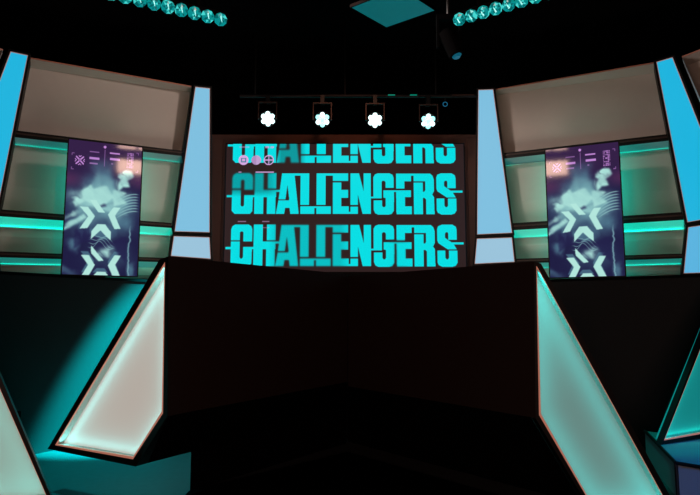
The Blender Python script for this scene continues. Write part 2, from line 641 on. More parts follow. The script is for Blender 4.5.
    star |= (abs(abs(ax - ay) - .72) < .11) & (mx > .6) & (mx < 1.0)
    mk[star] = .95
    pic = mix(pic, vio, mk)
    return pic


PORT = portrait_picture()


def portrait_screen(plane, quad, label):
    p = plane
    c = [p.hit(*q) for q in quad]                      # TL TR BR BL on the plane
    u = [v.dot(p.u) for v in c]
    ul, ur = (u[0] + u[3]) / 2, (u[1] + u[2]) / 2
    zt, zb = (c[0].z + c[1].z) / 2, (c[2].z + c[3].z) / 2
    base = p.o - p.u * p.o.dot(p.u)
    base.z = 0
    P = lambda uu, z, d=0.0: base + p.u * uu + p.n * d + Vector((0, 0, z))
    mid = P((ul + ur) / 2, 0, -0.03)
    t = thing('portrait_display', label, 'screen', mid, 'portrait displays')
    grid_object('display', PORT, P(ul, zt, 0.002), P(ur, zt) - P(ul, zt), Vector((0, 0, zb - zt)), M_PORT, t)
    s = 1 if ur > ul else -1
    o = [P(ul - .012 * s, zt + .012), P(ur + .012 * s, zt + .012), P(ur + .012 * s, zb - .012), P(ul - .012 * s, zb - .012)]
    bm = bmesh.new()
    add_ring(bm, o, [P(ul, zt), P(ur, zt), P(ur, zb), P(ul, zb)], p.n, 0.006, -0.03)
    finish('bezel', bm, M_TRIMD if False else M_FRAME, t)
    bm = bmesh.new()
    add_prism(bm, [q - p.n * 0.002 for q in o], p.n * -0.045)
    finish('housing', bm, M_METAL, t)
    bm = bmesh.new()
    um = (ul + ur) / 2
    add_prism(bm, [P(um - .05, 0.03, -.05), P(um + .05, 0.03, -.05), P(um + .05, zt - .3, -.05), P(um - .05, zt - .3, -.05)], p.n * -0.04)
    finish('stand_column', bm, M_METAL, t)
    bm = bmesh.new()
    add_prism(bm, [P(um - .35, 0, .2), P(um + .35, 0, .2), P(um + .35, 0, -.13), P(um - .35, 0, -.13)], Vector((0, 0, .03)))
    finish('stand_base', bm, M_METAL, t)
    return P(um, (zt + zb) / 2, -0.09), abs(ur - ul), zt - zb


# ============================================================ WALL BAYS
PL = Plane((at_y(192, 200, 6.6).x, 6.6), (at_y(30, 200, 5.89).x, 5.89))
PR = Plane((at_y(498, 200, 6.6).x, 6.6), (at_y(656, 200, 5.9).x, 5.9))
PR2 = Plane((at_y(681, 200, 5.72).x, 5.72), (at_y(770, 200, 5.05).x, 5.05))
PL2 = Plane((at_y(4, 200, 5.74).x, 5.74), (at_y(-90, 200, 5.05).x, 5.05))
DEP = 0.16
SOFFIT_GLOW = {1.6: (0, 66, 70), 6.0: (8, 186, 160), 3.0: (0, 112, 104), 1.8: (0, 70, 74)}


def wall_bay(plane, cells, label, trim_top=True):
    """cells: (TL, TR, BR, BL, band_left_y, band_right_y, fold, strength of its strip)"""
    foot = plane.hit((cells[0][0][0] + cells[0][1][0]) / 2, 300)
    foot.z = 0
    t = thing('backdrop_panel', label, 'backdrop', foot, 'slatted backdrop bays')
    lamps = []
    prev = None
    for TL, TR, BR, BL, yl, yr, fold, power in cells:
        f = [plane.hit(*q) for q in (TL, TR, BR, BL)]
        # x on the side edges at the fold of the sloping top board
        def xe(a, b, y): return a[0] + (b[0] - a[0]) * (y - a[1]) / (b[1] - a[1])
        k = plane.hit(xe(TL, BL, yl), yl, -DEP), plane.hit(xe(TR, BR, yr), yr, -DEP)
        b = plane.hit(BL[0], BL[1] + 2, -DEP), plane.hit(BR[0], BR[1] + 2, -DEP)
        w = plane.u * (0.012 if (f[1] - f[0]).dot(plane.u) > 0 else -0.012)
        k = (k[0] - w, k[1] + w)
        b = (b[0] - w, b[1] + w)
        g = [k[0].lerp(b[0], fold) - plane.n * .0, k[1].lerp(b[1], fold)]
        b = (b[0] - plane.n * .05, b[1] - plane.n * .05) if fold < 1 else b
        bm = bmesh.new()
        F = [bm.verts.new(v) for v in f]
        K = [bm.verts.new(v) for v in k]
        B = [bm.verts.new(v) for v in b]
        loops = [(F[0], F[1], K[1], K[0])] if not power else []
        if fold < 1:
            G = [bm.verts.new(v) for v in g]
            loops += [(K[0], K[1], G[1], G[0]), (G[0], G[1], B[1], B[0]),
                      (F[0], K[0], G[0], B[0], F[3]), (F[1], F[2], B[1], G[1], K[1])]
        else:
            loops += [(K[0], K[1], B[1], B[0]), (F[0], K[0], B[0], F[3]), (F[1], F[2], B[1], K[1])]
        loops += [(F[3], F[2], B[1], B[0])]
        for l in loops:
            bm.faces.new(l)
        board = finish('board', bm, M_BOARD, t)
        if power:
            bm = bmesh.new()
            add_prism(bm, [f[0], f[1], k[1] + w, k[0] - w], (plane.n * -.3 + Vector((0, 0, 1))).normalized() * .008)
            finish('glow_soffit', bm, mat('glow_soffit_%d' % int(power * 10), (150, 150, 145), .6, emit=SOFFIT_GLOW[power]), board)  # soffit board with the teal strip light put into its emission
            a, c = k[0].lerp(k[1], .015), k[0].lerp(k[1], .985)
            L = (c - a).length
            off = plane.n * 0.018 + Vector((0, 0, -0.004))
            bm = bmesh.new()
            add_prism(bm, [a + plane.n * .002 - Vector((0, 0, .012)), a + plane.n * .026 - Vector((0, 0, .012)),
                           a + plane.n * .026 - Vector((0, 0, .006)), a + plane.n * .002 - Vector((0, 0, .006))], c - a)
            finish('led_channel', bm, M_BOARD, board)
            up = (Vector((0, 0, 1)) + plane.n * 0.25)
            lamps.append(area('led_strip_lamp', (a + c) / 2 + off, up, L, 0.012, (0, 236, 205), power * L * .08, 170, xaxis=c - a))
        if prev is not None:
            bm = bmesh.new()
            pf = prev
            add_prism(bm, [pf[3], pf[2], f[1], f[0]], plane.n * -(DEP + .02))
            rail = finish('shelf_rail', bm, M_FRAME, t)
            bm = bmesh.new()
            m0, m1 = pf[3].lerp(f[0], .42), pf[2].lerp(f[1], .42)
            h = Vector((0, 0, .008))
            add_prism(bm, [m0 - h, m1 - h, m1 + h, m0 + h], plane.n * .006)
            finish('edge_strip', bm, M_RAILED, rail)
        elif trim_top:
            bm = bmesh.new()
            h = Vector((0, 0, .014))
            add_prism(bm, [f[0], f[1], f[1] + h, f[0] + h], plane.n * -(DEP + .02))
            finish('top_trim', bm, M_TRIMD, t)
        prev = f
    # black backing board that carries the shelves and reaches the floor
    top = [plane.hit(*cells[0][0], -.24), plane.hit(*cells[0][1], -.24)]
    bm = bmesh.new()
    lo = [Vector((prev[3].x, prev[3].y, 0)) - plane.n * .24, Vector((prev[2].x, prev[2].y, 0)) - plane.n * .24]
    add_prism(bm, [top[0], top[1], lo[1], lo[0]], plane.n * -.03)
    finish('backing', bm, M_FRAME, t)
    bm = bmesh.new()
    add_prism(bm, [prev[3], prev[2], Vector((prev[2].x, prev[2].y, 0)), Vector((prev[3].x, prev[3].y, 0))], plane.n * -.22)
    finish('plinth', bm, M_FRAME, t)
    return t


LC = [((30.9, 58.8), (191.4, 87), (182, 150.7), (15.5, 130.3), 67.5, 92.5, 1, 0),
      ((13, 137), (181.5, 156), (171.8, 223), (-3, 209), 145, 163, .62, 1.6),
      ((-5, 216), (171.3, 228), (168, 258), (-9, 251), 226.5, 235.5, .35, 6.0),
      ((-9.5, 257), (167.5, 262.3), (166, 279), (-12, 276), 264.5, 267.5, .6, 3.0)]
RC = [((495.6, 90), (653.6, 63.5), (667.5, 134), (504, 153), 95, 73, 1, 0),
      ((504.8, 158.6), (669.2, 140.6), (682.5, 212), (511.5, 223.2), 165, 149, .62, 1.8),
      ((512.5, 230.3), (685, 219.8), (682.3, 253.5), (516, 258.8), 238, 229.5, .35, 6.0),
      ((516.5, 263.5), (682.3, 258.4), (681.8, 278), (518, 282), 269, 264.5, .6, 3.0)]
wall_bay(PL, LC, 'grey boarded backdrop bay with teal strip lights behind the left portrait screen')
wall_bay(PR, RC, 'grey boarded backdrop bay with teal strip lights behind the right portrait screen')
RC2 = [((682, 57.5), (770, 24), (800, 98), (713, 128), 66, 33, 1, 0),
       ((715, 135), (803, 106), (830, 190), (745, 210), 142, 114, 1, 0)]
wall_bay(PR2, RC2, 'sliver of grey backdrop bay at the far right edge beyond the light column')
LC2 = [((-80, 22), (3, 50.5), (-30, 122), (-112, 94), 31, 58, 1, 0),
       ((-114, 101), (-32, 129), (-60, 205), (-140, 186), 109, 136, 1, 0)]
wall_bay(PL2, LC2, 'sliver of grey backdrop bay at the far left edge beyond the light column')

gl, gw, gh = portrait_screen(PL.moved(.24), ((69, 138.3), (142, 148.3), (137, 277), (62, 273.3)),
                             'portrait screen with smoky teal artwork, left of the lettered screen')
gr, _, _ = portrait_screen(PR.moved(.24), ((544, 150.5), (618.2, 141.8), (625, 275.2), (552, 278)),
                           'portrait screen with smoky teal artwork, right of the lettered screen')
area('screen_glow_lamp', gl, -PL.n, gw * .9, gh * .95, (0, 220, 195), 6.0, xaxis=PL.u)
area('screen_glow_lamp', gr, -PR.n, gw * .9, gh * .95, (0, 220, 195), 8.0, xaxis=PR.u)


# ========================================================== LIGHT COLUMNS
def light_column(plane, segs, label, base_px):
    """segs: list of (four pixel corners, diffuser material)"""
    pl = plane.moved(.05)
    foot = pl.hit(*base_px)
    foot.z = 0
    t = thing('light_column', label, 'light column', foot, 'glowing light columns')
    last = None
    for q, m in segs:
        inn = [pl.hit(*c) for c in q]
        out = shrink(inn, -0.022)
        if (out[0] - inn[2]).length < (inn[0] - inn[2]).length:
            out = shrink(inn, 0.022)
        bm = bmesh.new()
        add_ring(bm, out, inn, pl.n, 0.004, -.17)
        fr = finish('frame', bm, M_FRAME, t)
        bm = bmesh.new()
        add_prism(bm, [p - pl.n * .004 for p in inn], pl.n * -.02)
        finish('diffuser', bm, m, t)
        i2 = shrink(inn, 0.006)
        if (i2[0] - i2[2]).length > (inn[0] - inn[2]).length:
            i2 = shrink(inn, -0.006)
        bm = bmesh.new()
        add_ring(bm, inn, i2, pl.n, 0.003, -.004)
        finish('edge_trim', bm, M_TRIMC, fr)
        last = out
    lo = sorted(last, key=lambda v: v.z)[:2]
    bm = bmesh.new()
    a, b = lo
    add_prism(bm, [a + pl.n * .004, b + pl.n * .004, Vector((b.x, b.y, 0)) + pl.n * .004, Vector((a.x, a.y, 0)) + pl.n * .004], pl.n * -.17)
    finish('column_foot', bm, M_FRAME, t)
    return t


M_TRIMC = mat('column_edge', (200, 160, 150), 0.5, emit=(120, 95, 95), strength=1)
E_IN = mat('pale_blue_diffuser', (30, 38, 42), 0.6, emit=(124, 190, 222), strength=1)
E_INL = mat('pale_blue_diffuser_low', (30, 38, 42), 0.6, emit=(152, 194, 218), strength=1)
E_OUT = mat('cyan_diffuser', (50, 70, 75), 0.6, emit=(18, 178, 220), strength=1)
E_OUTL = mat('sky_blue_diffuser', (50, 70, 75), 0.6, emit=(88, 178, 222), strength=1)
PLc = Plane((at_y(200, 200, 6.62).x, 6.62), (at_y(150, 200, 6.5).x, 6.5))
PRc = Plane((at_y(490, 200, 6.62).x, 6.62), (at_y(540, 200, 6.5).x, 6.5))
light_column(PLc, [(((195.3, 86.8), (210, 88.3), (209.7, 232.5), (174.5, 231.5)), E_IN),
                   (((173.8, 236), (209.6, 237.2), (210.8, 259), (170.8, 256)), E_INL)],
             'tapered pale blue light column between left backdrop bay and lettered screen', (190, 300))
light_column(PRc, [(((478.2, 89.8), (493.3, 89.3), (512.2, 233), (477, 234.6)), E_IN),
                   (((476.8, 238.6), (512, 237.4), (514.6, 262), (474.6, 264)), E_INL)],
             'tapered pale blue light column between lettered screen and right backdrop bay', (495, 300))
light_column(PL, [(((10.5, 51.5), (28, 55.3), (-5, 222), (-52, 216)), E_OUT),
                  (((-53, 221), (-6, 227), (-3, 278), (-48, 280)), E_OUTL)],
             'bright cyan light column at the left edge of the picture', (-25, 300))
light_column(PR, [(((656.3, 62), (672.6, 57.2), (735, 214), (687.3, 222.4)), E_OUT),
                  (((688, 227.2), (735, 220), (730, 272), (683.5, 273.5)), E_OUTL)],
             'bright cyan light column at the right edge of the picture', (705, 300))


# ============================================================ STAGE DESKS
def lit_cap(parent, plane, outer, inner, emit, lamp_rgb, power, name='lit_end_panel', rec=.075, thick=.1, base=(150, 148, 144)):
    """framed, edge lit end panel: black frame ring, recessed white panel, pinkish inner edge"""
    o = [plane.hit(*q) for q in outer]
    i = [plane.hit(*q) for q in inner]
    bm = bmesh.new()
    add_ring(bm, o, i, plane.n, 0.0, -thick)
    fr = finish('panel_frame', bm, M_FRAME, parent)
    c = sum(i, Vector()) / len(i)
    bm = bmesh.new()
    add_prism(bm, [p - plane.n * rec for p in i], plane.n * -.025)
    m = mat('lit_panel_' + name, base, 0.8, emit=emit, strength=1, spec=0.05)
    finish('lit_panel', bm, m, parent)
    k = len(i)
    i2 = []
    for q in range(k):
        i2.append(i[q] + (c - i[q]).normalized() * 0.011)
    bm = bmesh.new()
    add_ring(bm, i, i2, plane.n, 0.0, -.008)
    finish('inner_edge', bm, M_TRIM, fr)
    bm = bmesh.new()
    add_ring(bm, i, [p + (c - p).normalized() * .006 for p in i], plane.n, -.009, -rec)
    finish('reflector', bm, M_BOARD, fr)
    for q in range(k):
        a, b = i[q], i[(q + 1) % k]
        L = (b - a).length
        if L < 0.12:
            continue
        e = (b - a).normalized()
        inward = plane.n.cross(e)
        if inward.dot(c - (a + b) / 2) < 0:
            inward = -inward
        pos = (a + b) / 2 + inward * .018 - plane.n * .016
        area('panel_edge_lamp', pos, inward * .88 - plane.n * .48, L * .94, .014, lamp_rgb, power * L, 180, xaxis=e)
    return o, i


# ---- left front desk
HL = 0.0
cornL = at_y(167.5, 300, 2.65)
capL_end = at_y(47.5, 300, 3.08)
PCL = Plane((cornL.x, cornL.y), (capL_end.x, capL_end.y))
seam = at_y(347.5, 274.8, 3.9)
outL = [(159.5, 259.5), (168.3, 256.4), (167.6, 416), (135.5, 466.5), (47.5, 449)]
innL = [(163.6, 264), (165, 262), (163, 413.3), (133, 459.3), (55, 445.2)]
deskL = thing('stage_desk', 'black angular front desk left of the centre seam with a pale glowing end panel', 'desk', (cornL.x, cornL.y, 0))
oL, _ = lit_cap(deskL, PCL, outL, innL, (172, 160, 151), (105, 225, 228), .5, 'left', rec=.045, thick=.07)


def desk_wall(parent, corner_top, kink, seam_top, wall_dir, out_dir, toe, toe_in, back_off, name='front_panel'):
    """long front board from the near corner to the centre seam, with an undercut toe board below it"""
    ct, kk, st = Vector(corner_top), Vector(kink), Vector(seam_top)
    sk = Vector((st.x, st.y, kk.z))
    o, w = Vector(out_dir).normalized() * .05, wall_dir * .14
    so = Vector((0, .06, 0))
    bm = bmesh.new()
    add_loft(bm, [ct, kk, kk + o + w, ct + o + w], [st, sk, sk + so, st + so])
    finish(name, bm, M_FACE, parent)
    ka, sa = kk - back_off - Vector((0, 0, .003)), sk - Vector((0, 0, .003))
    ia = Vector(toe) - back_off
    ib = sa + Vector((0, toe_in * 1.25, 0))
    ib.z = ia.z
    bm = bmesh.new()
    add_loft(bm, [ka, ia, ia + wall_dir * .05 + so, ka + wall_dir * .05 + so], [sa, ib, ib + so, sa + so])
    finish('toe_panel', bm, M_RUG, parent)
    # top board closing the back of the desk
    bm = bmesh.new()
    up = Vector((0, 0, -.02))
    add_prism(bm, [ct + o + w, st + so, st + so + o * 3, ct + o * 4 + w * 1.2], up)
    finish('desktop', bm, M_BLACK, parent)
    return ia, ib


back = PCL.n * -.1
seamL = Vector(seam)
seamL.z = 1.152
wdir = Vector((seam.x - cornL.x, seam.y - cornL.y, 0)).normalized()
outdirL = Vector((-wdir.y, wdir.x, 0))
kL = PCL.hit(168, 416)
cT = PCL.hit(168.3, 256.4)
zk = kL.z
ia, ib = desk_wall(deskL, cT, kL, Vector((seam.x, seam.y, cT.z)), wdir, outdirL, oL[3], .24, PCL.n * .074 + wdir * .07)
# recessed plinth that carries the desk
pb = at_z(190, 491, 0.0)
bm = bmesh.new()
pl0 = Vector((pb.x, pb.y, 0))
pl1 = Vector((seam.x - .01, seam.y + .22, 0))
wd = (pl1 - pl0).normalized()
oo = Vector((-wd.y, wd.x, 0))
add_prism(bm, [pl0, pl1, pl1 + oo * .25, pl0 + Vector((pl0.x, pl0.y, 0)).normalized() * .3], Vector((0, 0, .21)))
finish('plinth', bm, M_RUG, deskL)

bm = bmesh.new()
add_box(bm, (seam.x, seam.y + .46, .52), (.3, .08, 1.04))
finish('seam_light_block', bm, M_BLACK, deskL)  # box added behind the seam to stop light showing through the gap

# ---- right front desk
cornR = at_y(535.5, 300, 2.75)
PCR = Plane((cornR.x, cornR.y), (cornR.x + 1, cornR.y - .03))
outR = [(534.2, 261.3), (541, 263.5), (684, 521), (597, 521), (535.5, 418)]
innR = [(536.3, 266), (537.4, 267), (673, 513.5), (596.3, 513.5), (539, 415)]
deskR = thing('stage_desk', 'black angular front desk right of the centre seam with a tall teal end panel', 'desk', (cornR.x, cornR.y, 0))
oR = [PCR.hit(*q) for q in outR]
zb = oR[2].z
lit_cap(deskR, PCR, outR, innR, (86, 97, 93), (18, 214, 214), .6, 'right')
kR = PCR.hit(535.5, 418)
cTR = PCR.hit(534.2, 261.3)
wdR = Vector((seam.x - cornR.x, seam.y - cornR.y, 0)).normalized()
outdirR = Vector((wdR.y, -wdR.x, 0))
if outdirR.y < 0:
    outdirR = -outdirR
desk_wall(deskR, cTR, kR, Vector((seam.x + .004, seam.y, cTR.z)), wdR, outdirR, oR[3], .24, PCR.n * .102)
# ---- desk at the left edge
YLO = 2.5
POL = Plane((-1.8, YLO - .22), (-1.0, YLO + .22))
outO = [(-60, 256), (-50, 257), (55.5, 507), (-22, 512), (-62, 430)]
innO = [(-57, 262), (-55, 262), (48.5, 500), (-20, 504), (-57, 428)]
deskO = thing('stage_desk', 'black angular desk cut by the left edge with a pale glowing end panel', 'desk', (POL.hit(0, 400).x, YLO, 0))
lit_cap(deskO, POL, outO, innO, (125, 125, 115), (70, 205, 200), .5, 'left_edge')
o0, o1 = POL.hit(-60, 256) - POL.n * .103, POL.hit(-62, 430) - POL.n * .103
bm = bmesh.new()
e = Vector((-.9, -.25, 0))
add_loft(bm, [o0, o1, o1 + Vector((.1, .3, 0)), o0 + Vector((.05, .08, 0))],
         [o0 + e, o1 + e, o1 + e + Vector((.2, .3, 0)), o0 + e + Vector((.05, .08, 0))])
finish('front_panel', bm, M_FACE, deskO)
bm = bmesh.new()
q = Vector((o1.x + .02, o1.y + .12, 0))
add_prism(bm, [q, q + e, q + e + Vector((.2, .25, 0)), q + Vector((.1, .25, 0))], Vector((0, 0, o1.z - .002)))
finish('plinth', bm, M_RUG, deskO)

# ---- desk at the right edge, on a low plinth
ZP = 0.17
c0 = at_z(661, 445, ZP)
c1 = at_y(760, 300, c0.y * 1.13)
POR = Plane((c0.x, c0.y), (c1.x, c1.y))
outE = [(661, 445), (731.5, 262), (741, 260), (741, 405), (727, 433)]
innE = [(664, 440.5), (734, 264), (737, 264), (737, 402), (724, 430)]
deskE = thing('stage_desk', 'black angular desk at the right edge with teal end panel above a blue plinth', 'desk', (c0.x, c0.y, 0))
lit_cap(deskE, POR, outE, innE, (0, 122, 122), (0, 212, 200), .55, 'right_edge', rec=.028, thick=.035, base=(90, 96, 92))
bm = bmesh.new()
bo = [POR.hit(*q) for q in innE]
bc = sum(bo, Vector()) / len(bo)
add_loft(bm, [bc + (v - bc) * .97 - POR.n * .036 for v in bo], [bc + (v - bc) * .7 - POR.n * .14 + POR.u * .05 for v in bo])
finish('desk_body', bm, M_FRAME, deskE)
pa, pc = at_z(676, 463, ZP), at_z(660, 446.5, ZP)
pd = at_z(700, 467, ZP)
pdir = (pd - pa).normalized()
far = pa + pdir * .95
bm = bmesh.new()
back2 = (pc - pa) * 2.2
add_prism(bm, [Vector((v.x, v.y, 0)) for v in (pa, far, far + back2, pa + back2)], Vector((0, 0, ZP)))
M_PLI = mat('blue_grey_plinth', (140, 146, 150), 0.55, spec=.3)
finish('plinth', bm, M_PLI, deskE)
bm = bmesh.new()
h = .009
up = Vector((0, 0, 1))
n_ = Vector((pdir.y, -pdir.x, 0))
bm.free()
for (a, b) in ((pa, far), (pa, pa + back2), (pa, Vector((pa.x, pa.y, 0.0)))):
    bm = bmesh.new()
    add_rod(bm, a, b, h, seg=8)
    finish('plinth_edging', bm, M_FRAME, deskE)


# ---- rear desks: dark upright fronts below the portrait screens
def rear_desk(px0, py0, px1, py1, top, label, ext0, ext1):
    a, b = at_z(px0, py0, top), at_z(px1, py1, top)
    d = (b - a).normalized()
    a2, b2 = a - d * ext0, b + d * ext1
    p = Plane((a2.x, a2.y), (b2.x, b2.y))
    m = (a2 + b2) / 2
    t = thing('rear_desk', label, 'desk', (m.x, m.y, 0), 'rear desks')
    bm = bmesh.new()
    g = lambda v, z, off=0: Vector((v.x, v.y, z)) + p.n * off
    add_prism(bm, [g(a2, 0), g(b2, 0), g(b2, top - .02), g(a2, top - .02)], p.n * -.06)
    finish('front_panel', bm, M_REAR, t)
    bm = bmesh.new()
    add_prism(bm, [g(a2, top - .02, .012), g(b2, top - .02, .012), g(b2, top, .012), g(a2, top, .012)], p.n * -.5)
    finish('desktop', bm, M_BLACK, t)
    for v in (a2 + d * .1, b2 - d * .1):
        bm = bmesh.new()
        add_prism(bm, [g(v - d * .02, 0, -.06), g(v + d * .02, 0, -.06), g(v + d * .02, top - .02, -.06), g(v - d * .02, top - .02, -.06)], p.n * -.4)
        finish('side_support', bm, M_BLACK, t)
    return p, a, b


pRL, ra, rb = rear_desk(0, 271.2, 158, 280.2, 1.15, 'long black rear desk below the left portrait screen', .8, .12)
pRR, rc, rd = rear_desk(549, 279.5, 700, 274.2, 1.15, 'long black rear desk below the right portrait screen', .05, .12)

# ============================================================= OVERHEAD
# ceiling light tile
zc = 3.9
qt = [at_z(351.5, 7.5, zc), at_z(386.5, 27.2, zc), at_z(434.5, 10.5, zc)]
qt.append(qt[0] + qt[2] - qt[1])
cc = sum(qt, Vector()) / 4
tile = thing('ceiling_panel', 'square teal lit panel on the black ceiling', 'ceiling light', cc)
M_TILE = mat('teal_tile', (60, 90, 90), 0.6, emit=(0, 84, 90), strength=1)
bm = bmesh.new()
add_prism(bm, qt, Vector((0, 0, .02)))
finish('diffuser', bm, M_TILE, tile)
bm = bmesh.new()
qo = [cc + (v - cc) * 1.04 for v in qt]
add_ring(bm, qo, [cc + (v - cc) * 1.001 for v in qt], Vector((0, 0, 1)), -.002, .03)
finish('frame', bm, M_CEIL, tile)
bm = bmesh.new()
add_box(bm, (cc.x, cc.y, (zc + .05 + 4.4) / 2), (.06, .06, 4.4 - zc - .05))
finish('hanger', bm, M_FRAME, tile)

# multi lens light bars
M_LENS = mat('teal_lens', (10, 60, 60), 0.25, emit=(4, 138, 138), strength=1)
M_LENSF = mat('teal_lens_facet', (10, 60, 60), 0.2, emit=(70, 215, 208), strength=1)
M_LENSD = mat('teal_lens_dark_facet', (10, 50, 50), 0.2, emit=(2, 92, 94), strength=1)
M_LED = mat('white_led', (200, 255, 255), 0.3, emit=(135, 235, 230), strength=1.0)


def light_bar(pts, Y0, label, drop):
    p0 = at_y(*pts[0], Y0)
    p1 = at_z(*pts[-1], p0.z)
    n = len(pts)
    pos = []
    for q in pts:
        # the point of the bar line seen at this pixel column
        d = ray(*q)
        e = p1 - p0
        den = e.x * d.y - e.y * d.x
        s = -(p0.x * d.y - p0.y * d.x) / den
        pos.append(p0 + e * s)
    cen = (pos[0] + pos[-1]) / 2
    t = thing('light_bar', label, 'stage light', cen, 'overhead light bars')
    e = (pos[-1] - pos[0]).normalized()
    face = (EYE - cen).normalized()
    face = (face + Vector((0, 0, -.1))).normalized()
    face = (face - e * face.dot(e)).normalized()
    side = face.cross(e).normalized()
    rot = Matrix((e, side, face)).transposed().to_4x4()
    r = (pos[1] - pos[0]).length * .505
    bm = bmesh.new()
    add_box(bm, cen - face * .085, ((pos[-1] - pos[0]).length + 2.4 * r, r * 2.1, .11), rot)
    finish('housing', bm, M_CEIL, t)
    for c in pos:
        bm = bmesh.new()
        seg = 9
        rr = [[], [], []]
        for q in range(seg):
            a = 2 * math.pi * q / seg
            dv = e * math.cos(a) + side * math.sin(a)
            rr[0].append(bm.verts.new(c + dv * r - face * .03))
            rr[1].append(bm.verts.new(c + dv * r * .93 - face * .008))
            rr[2].append(bm.verts.new(c + (e * math.cos(a + .35) + side * math.sin(a + .35)) * r * .5 + face * .004))
        mid = bm.verts.new(c + face * .006)
        for q in range(seg):
            z = (q + 1) % seg
            bm.faces.new((rr[0][q], rr[0][z], rr[1][z], rr[1][q]))
            bm.faces.new((rr[1][q], rr[1][z], rr[2][q]))
            bm.faces.new((rr[1][z], rr[2][z], rr[2][q]))
            bm.faces.new((rr[2][q], rr[2][z], mid))
        ln = finish('lens', bm, M_LENS, t)
        ln.data.materials.append(M_LENSF)
        ln.data.materials.append(M_LENSD)
        for p in ln.data.polygons:
            p.material_index = random.choices((0, 1, 2), (5, 1.6, 2))[0]
        bm = bmesh.new()
        dgn = (e * .35 - side * .9).normalized()
        add_rod(bm, c + face * .006 - dgn * r * .3, c + face * .006 + dgn * r * .5, r * .05, r * .13, seg=8)
        finish('led', bm, M_LED, ln)
    for s in (.18, .82):
        bm = bmesh.new()
        b = pos[0].lerp(pos[-1], s) - face * .085
        add_rod(bm, b, Vector((b.x, b.y, 4.4)), .015)
        finish('hanger', bm, M_CEIL, t)
    return t


light_bar([(221.4, 20.0), (208.4, 17.0), (195.2, 14.0), (182.0, 10.7), (168.4, 7.4), (154.4, 4.0), (140.2, .6), (125.6, -3), (111, -6.5), (96, -10)],
          4.2, 'overhead bar of teal lenses above the left backdrop bay', 0)
light_bar([(458.2, 20), (470.2, 16.5), (482.2, 12.9), (494.7, 9.1), (507.6, 5.1), (520.6, 1.3), (534.7, -2.8), (549, -7), (563.5, -11.2)],
          4.2, 'overhead bar of teal lenses above the right backdrop bay', 0)

# pipe with four par lights above the wide screen
YT = 7.0
M_PARL = mat('par_led', (200, 255, 255), 0.3, emit=(150, 250, 248), strength=1.9)
M_PARW = mat('par_led_hot', (240, 255, 255), 0.3, emit=(215, 255, 255), strength=2.2)
M_YOKE = mat('yoke_bronze', (70, 46, 38), 0.5, metal=.2)
pp = at_y(345, 96, YT)
pipe = thing('lighting_pipe', 'thin black pipe carrying four round stage lights above the lettered screen', 'pipe', pp)
bm = bmesh.new()
xl, xr = at_y(240, 96, YT).x, at_y(476, 96, YT).x
add_rod(bm, (xl, YT, pp.z), (xr, YT, pp.z), .024)
finish('tube', bm, M_METAL, pipe)
for x in (255, 345, 436):
    bm = bmesh.new()
    v = at_y(x, 96, YT)
    add_rod(bm, v, (v.x, v.y, 4.4), .012)
    finish('drop_rod', bm, M_METAL, pipe)
M_GRN = mat('green_indicator', (0, 60, 50), .4, emit=(0, 120, 100))
for x0, x1 in ((388, 395), (410, 417)):
    bm = bmesh.new()
    a, b = at_y(x0, 95, YT - .035), at_y(x1, 95, YT - .035)
    add_box(bm, (a + b) / 2, ((b - a).length, .02, .008))
    finish('indicator', bm, M_GRN, pipe)
bm = bmesh.new()
a, b = at_y(452, 95, YT - .035), at_y(474, 95, YT - .035)
add_box(bm, (a + b) / 2, ((b - a).length, .015, .014))
finish('bracket', bm, M_YOKE, pipe)

PARW = ['leftmost', 'second from left', 'third from left', 'rightmost']
for k, (px, py, hot) in enumerate(((267.9, 118.7, 1), (322.4, 119.6, 0), (375, 120.2, 1), (428.3, 121.2, 0))):
    c = at_y(px, py, YT - .05)
    f = (Vector((0, .6, .7)) - c).normalized()
    e = Vector((1, 0, 0))
    e = (e - f * e.dot(f)).normalized()
    s = f.cross(e)
    t = thing('par_light', f'round seven-LED stage light, {PARW[k]} of four above the lettered screen', 'stage light', c, 'par lights on the pipe')
    bm = bmesh.new()
    add_rod(bm, c + f * .012, c - f * .16, .1, .075, seg=24)
    finish('housing', bm, M_FRAME, t)
    for j in range(7):
        a = math.pi / 6 * 2 * j + .52
        v = c + f * .02 + ((e * math.cos(a) + s * math.sin(a)) * .061 if j < 6 else Vector())
        bm = bmesh.new()
        bmesh.ops.create_uvsphere(bm, u_segments=12, v_segments=8, radius=.03 if j < 6 else .034, matrix=Matrix.Translation(v))
        finish('led', bm, (M_PARW if hot or j % 2 else M_PARL), t, True)
    bm = bmesh.new()
    top = Vector((c.x, YT, pp.z - .03))
    hw = .118
    zt = at_y(px, py - 14.5, YT).z
    a0, a1, tk = c.x - hw, c.x + hw, .013
    zl = c.z - .015
    add_prism(bm, [(x, YT - .095, z) for x, z in ((a0, zl), (a0, zt), (a1, zt), (a1, zl), (a1 - tk, zl), (a1 - tk, zt - tk),
                                                  (a0 + tk, zt - tk), (a0 + tk, zl))], (0, .03, 0))
    finish('yoke', bm, M_YOKE, t)
    bm = bmesh.new()
    add_box(bm, (c.x, YT - .045, (zt + pp.z - .022) / 2), (.05, .1, pp.z - .022 - zt))
    finish('clamp', bm, M_METAL, t)

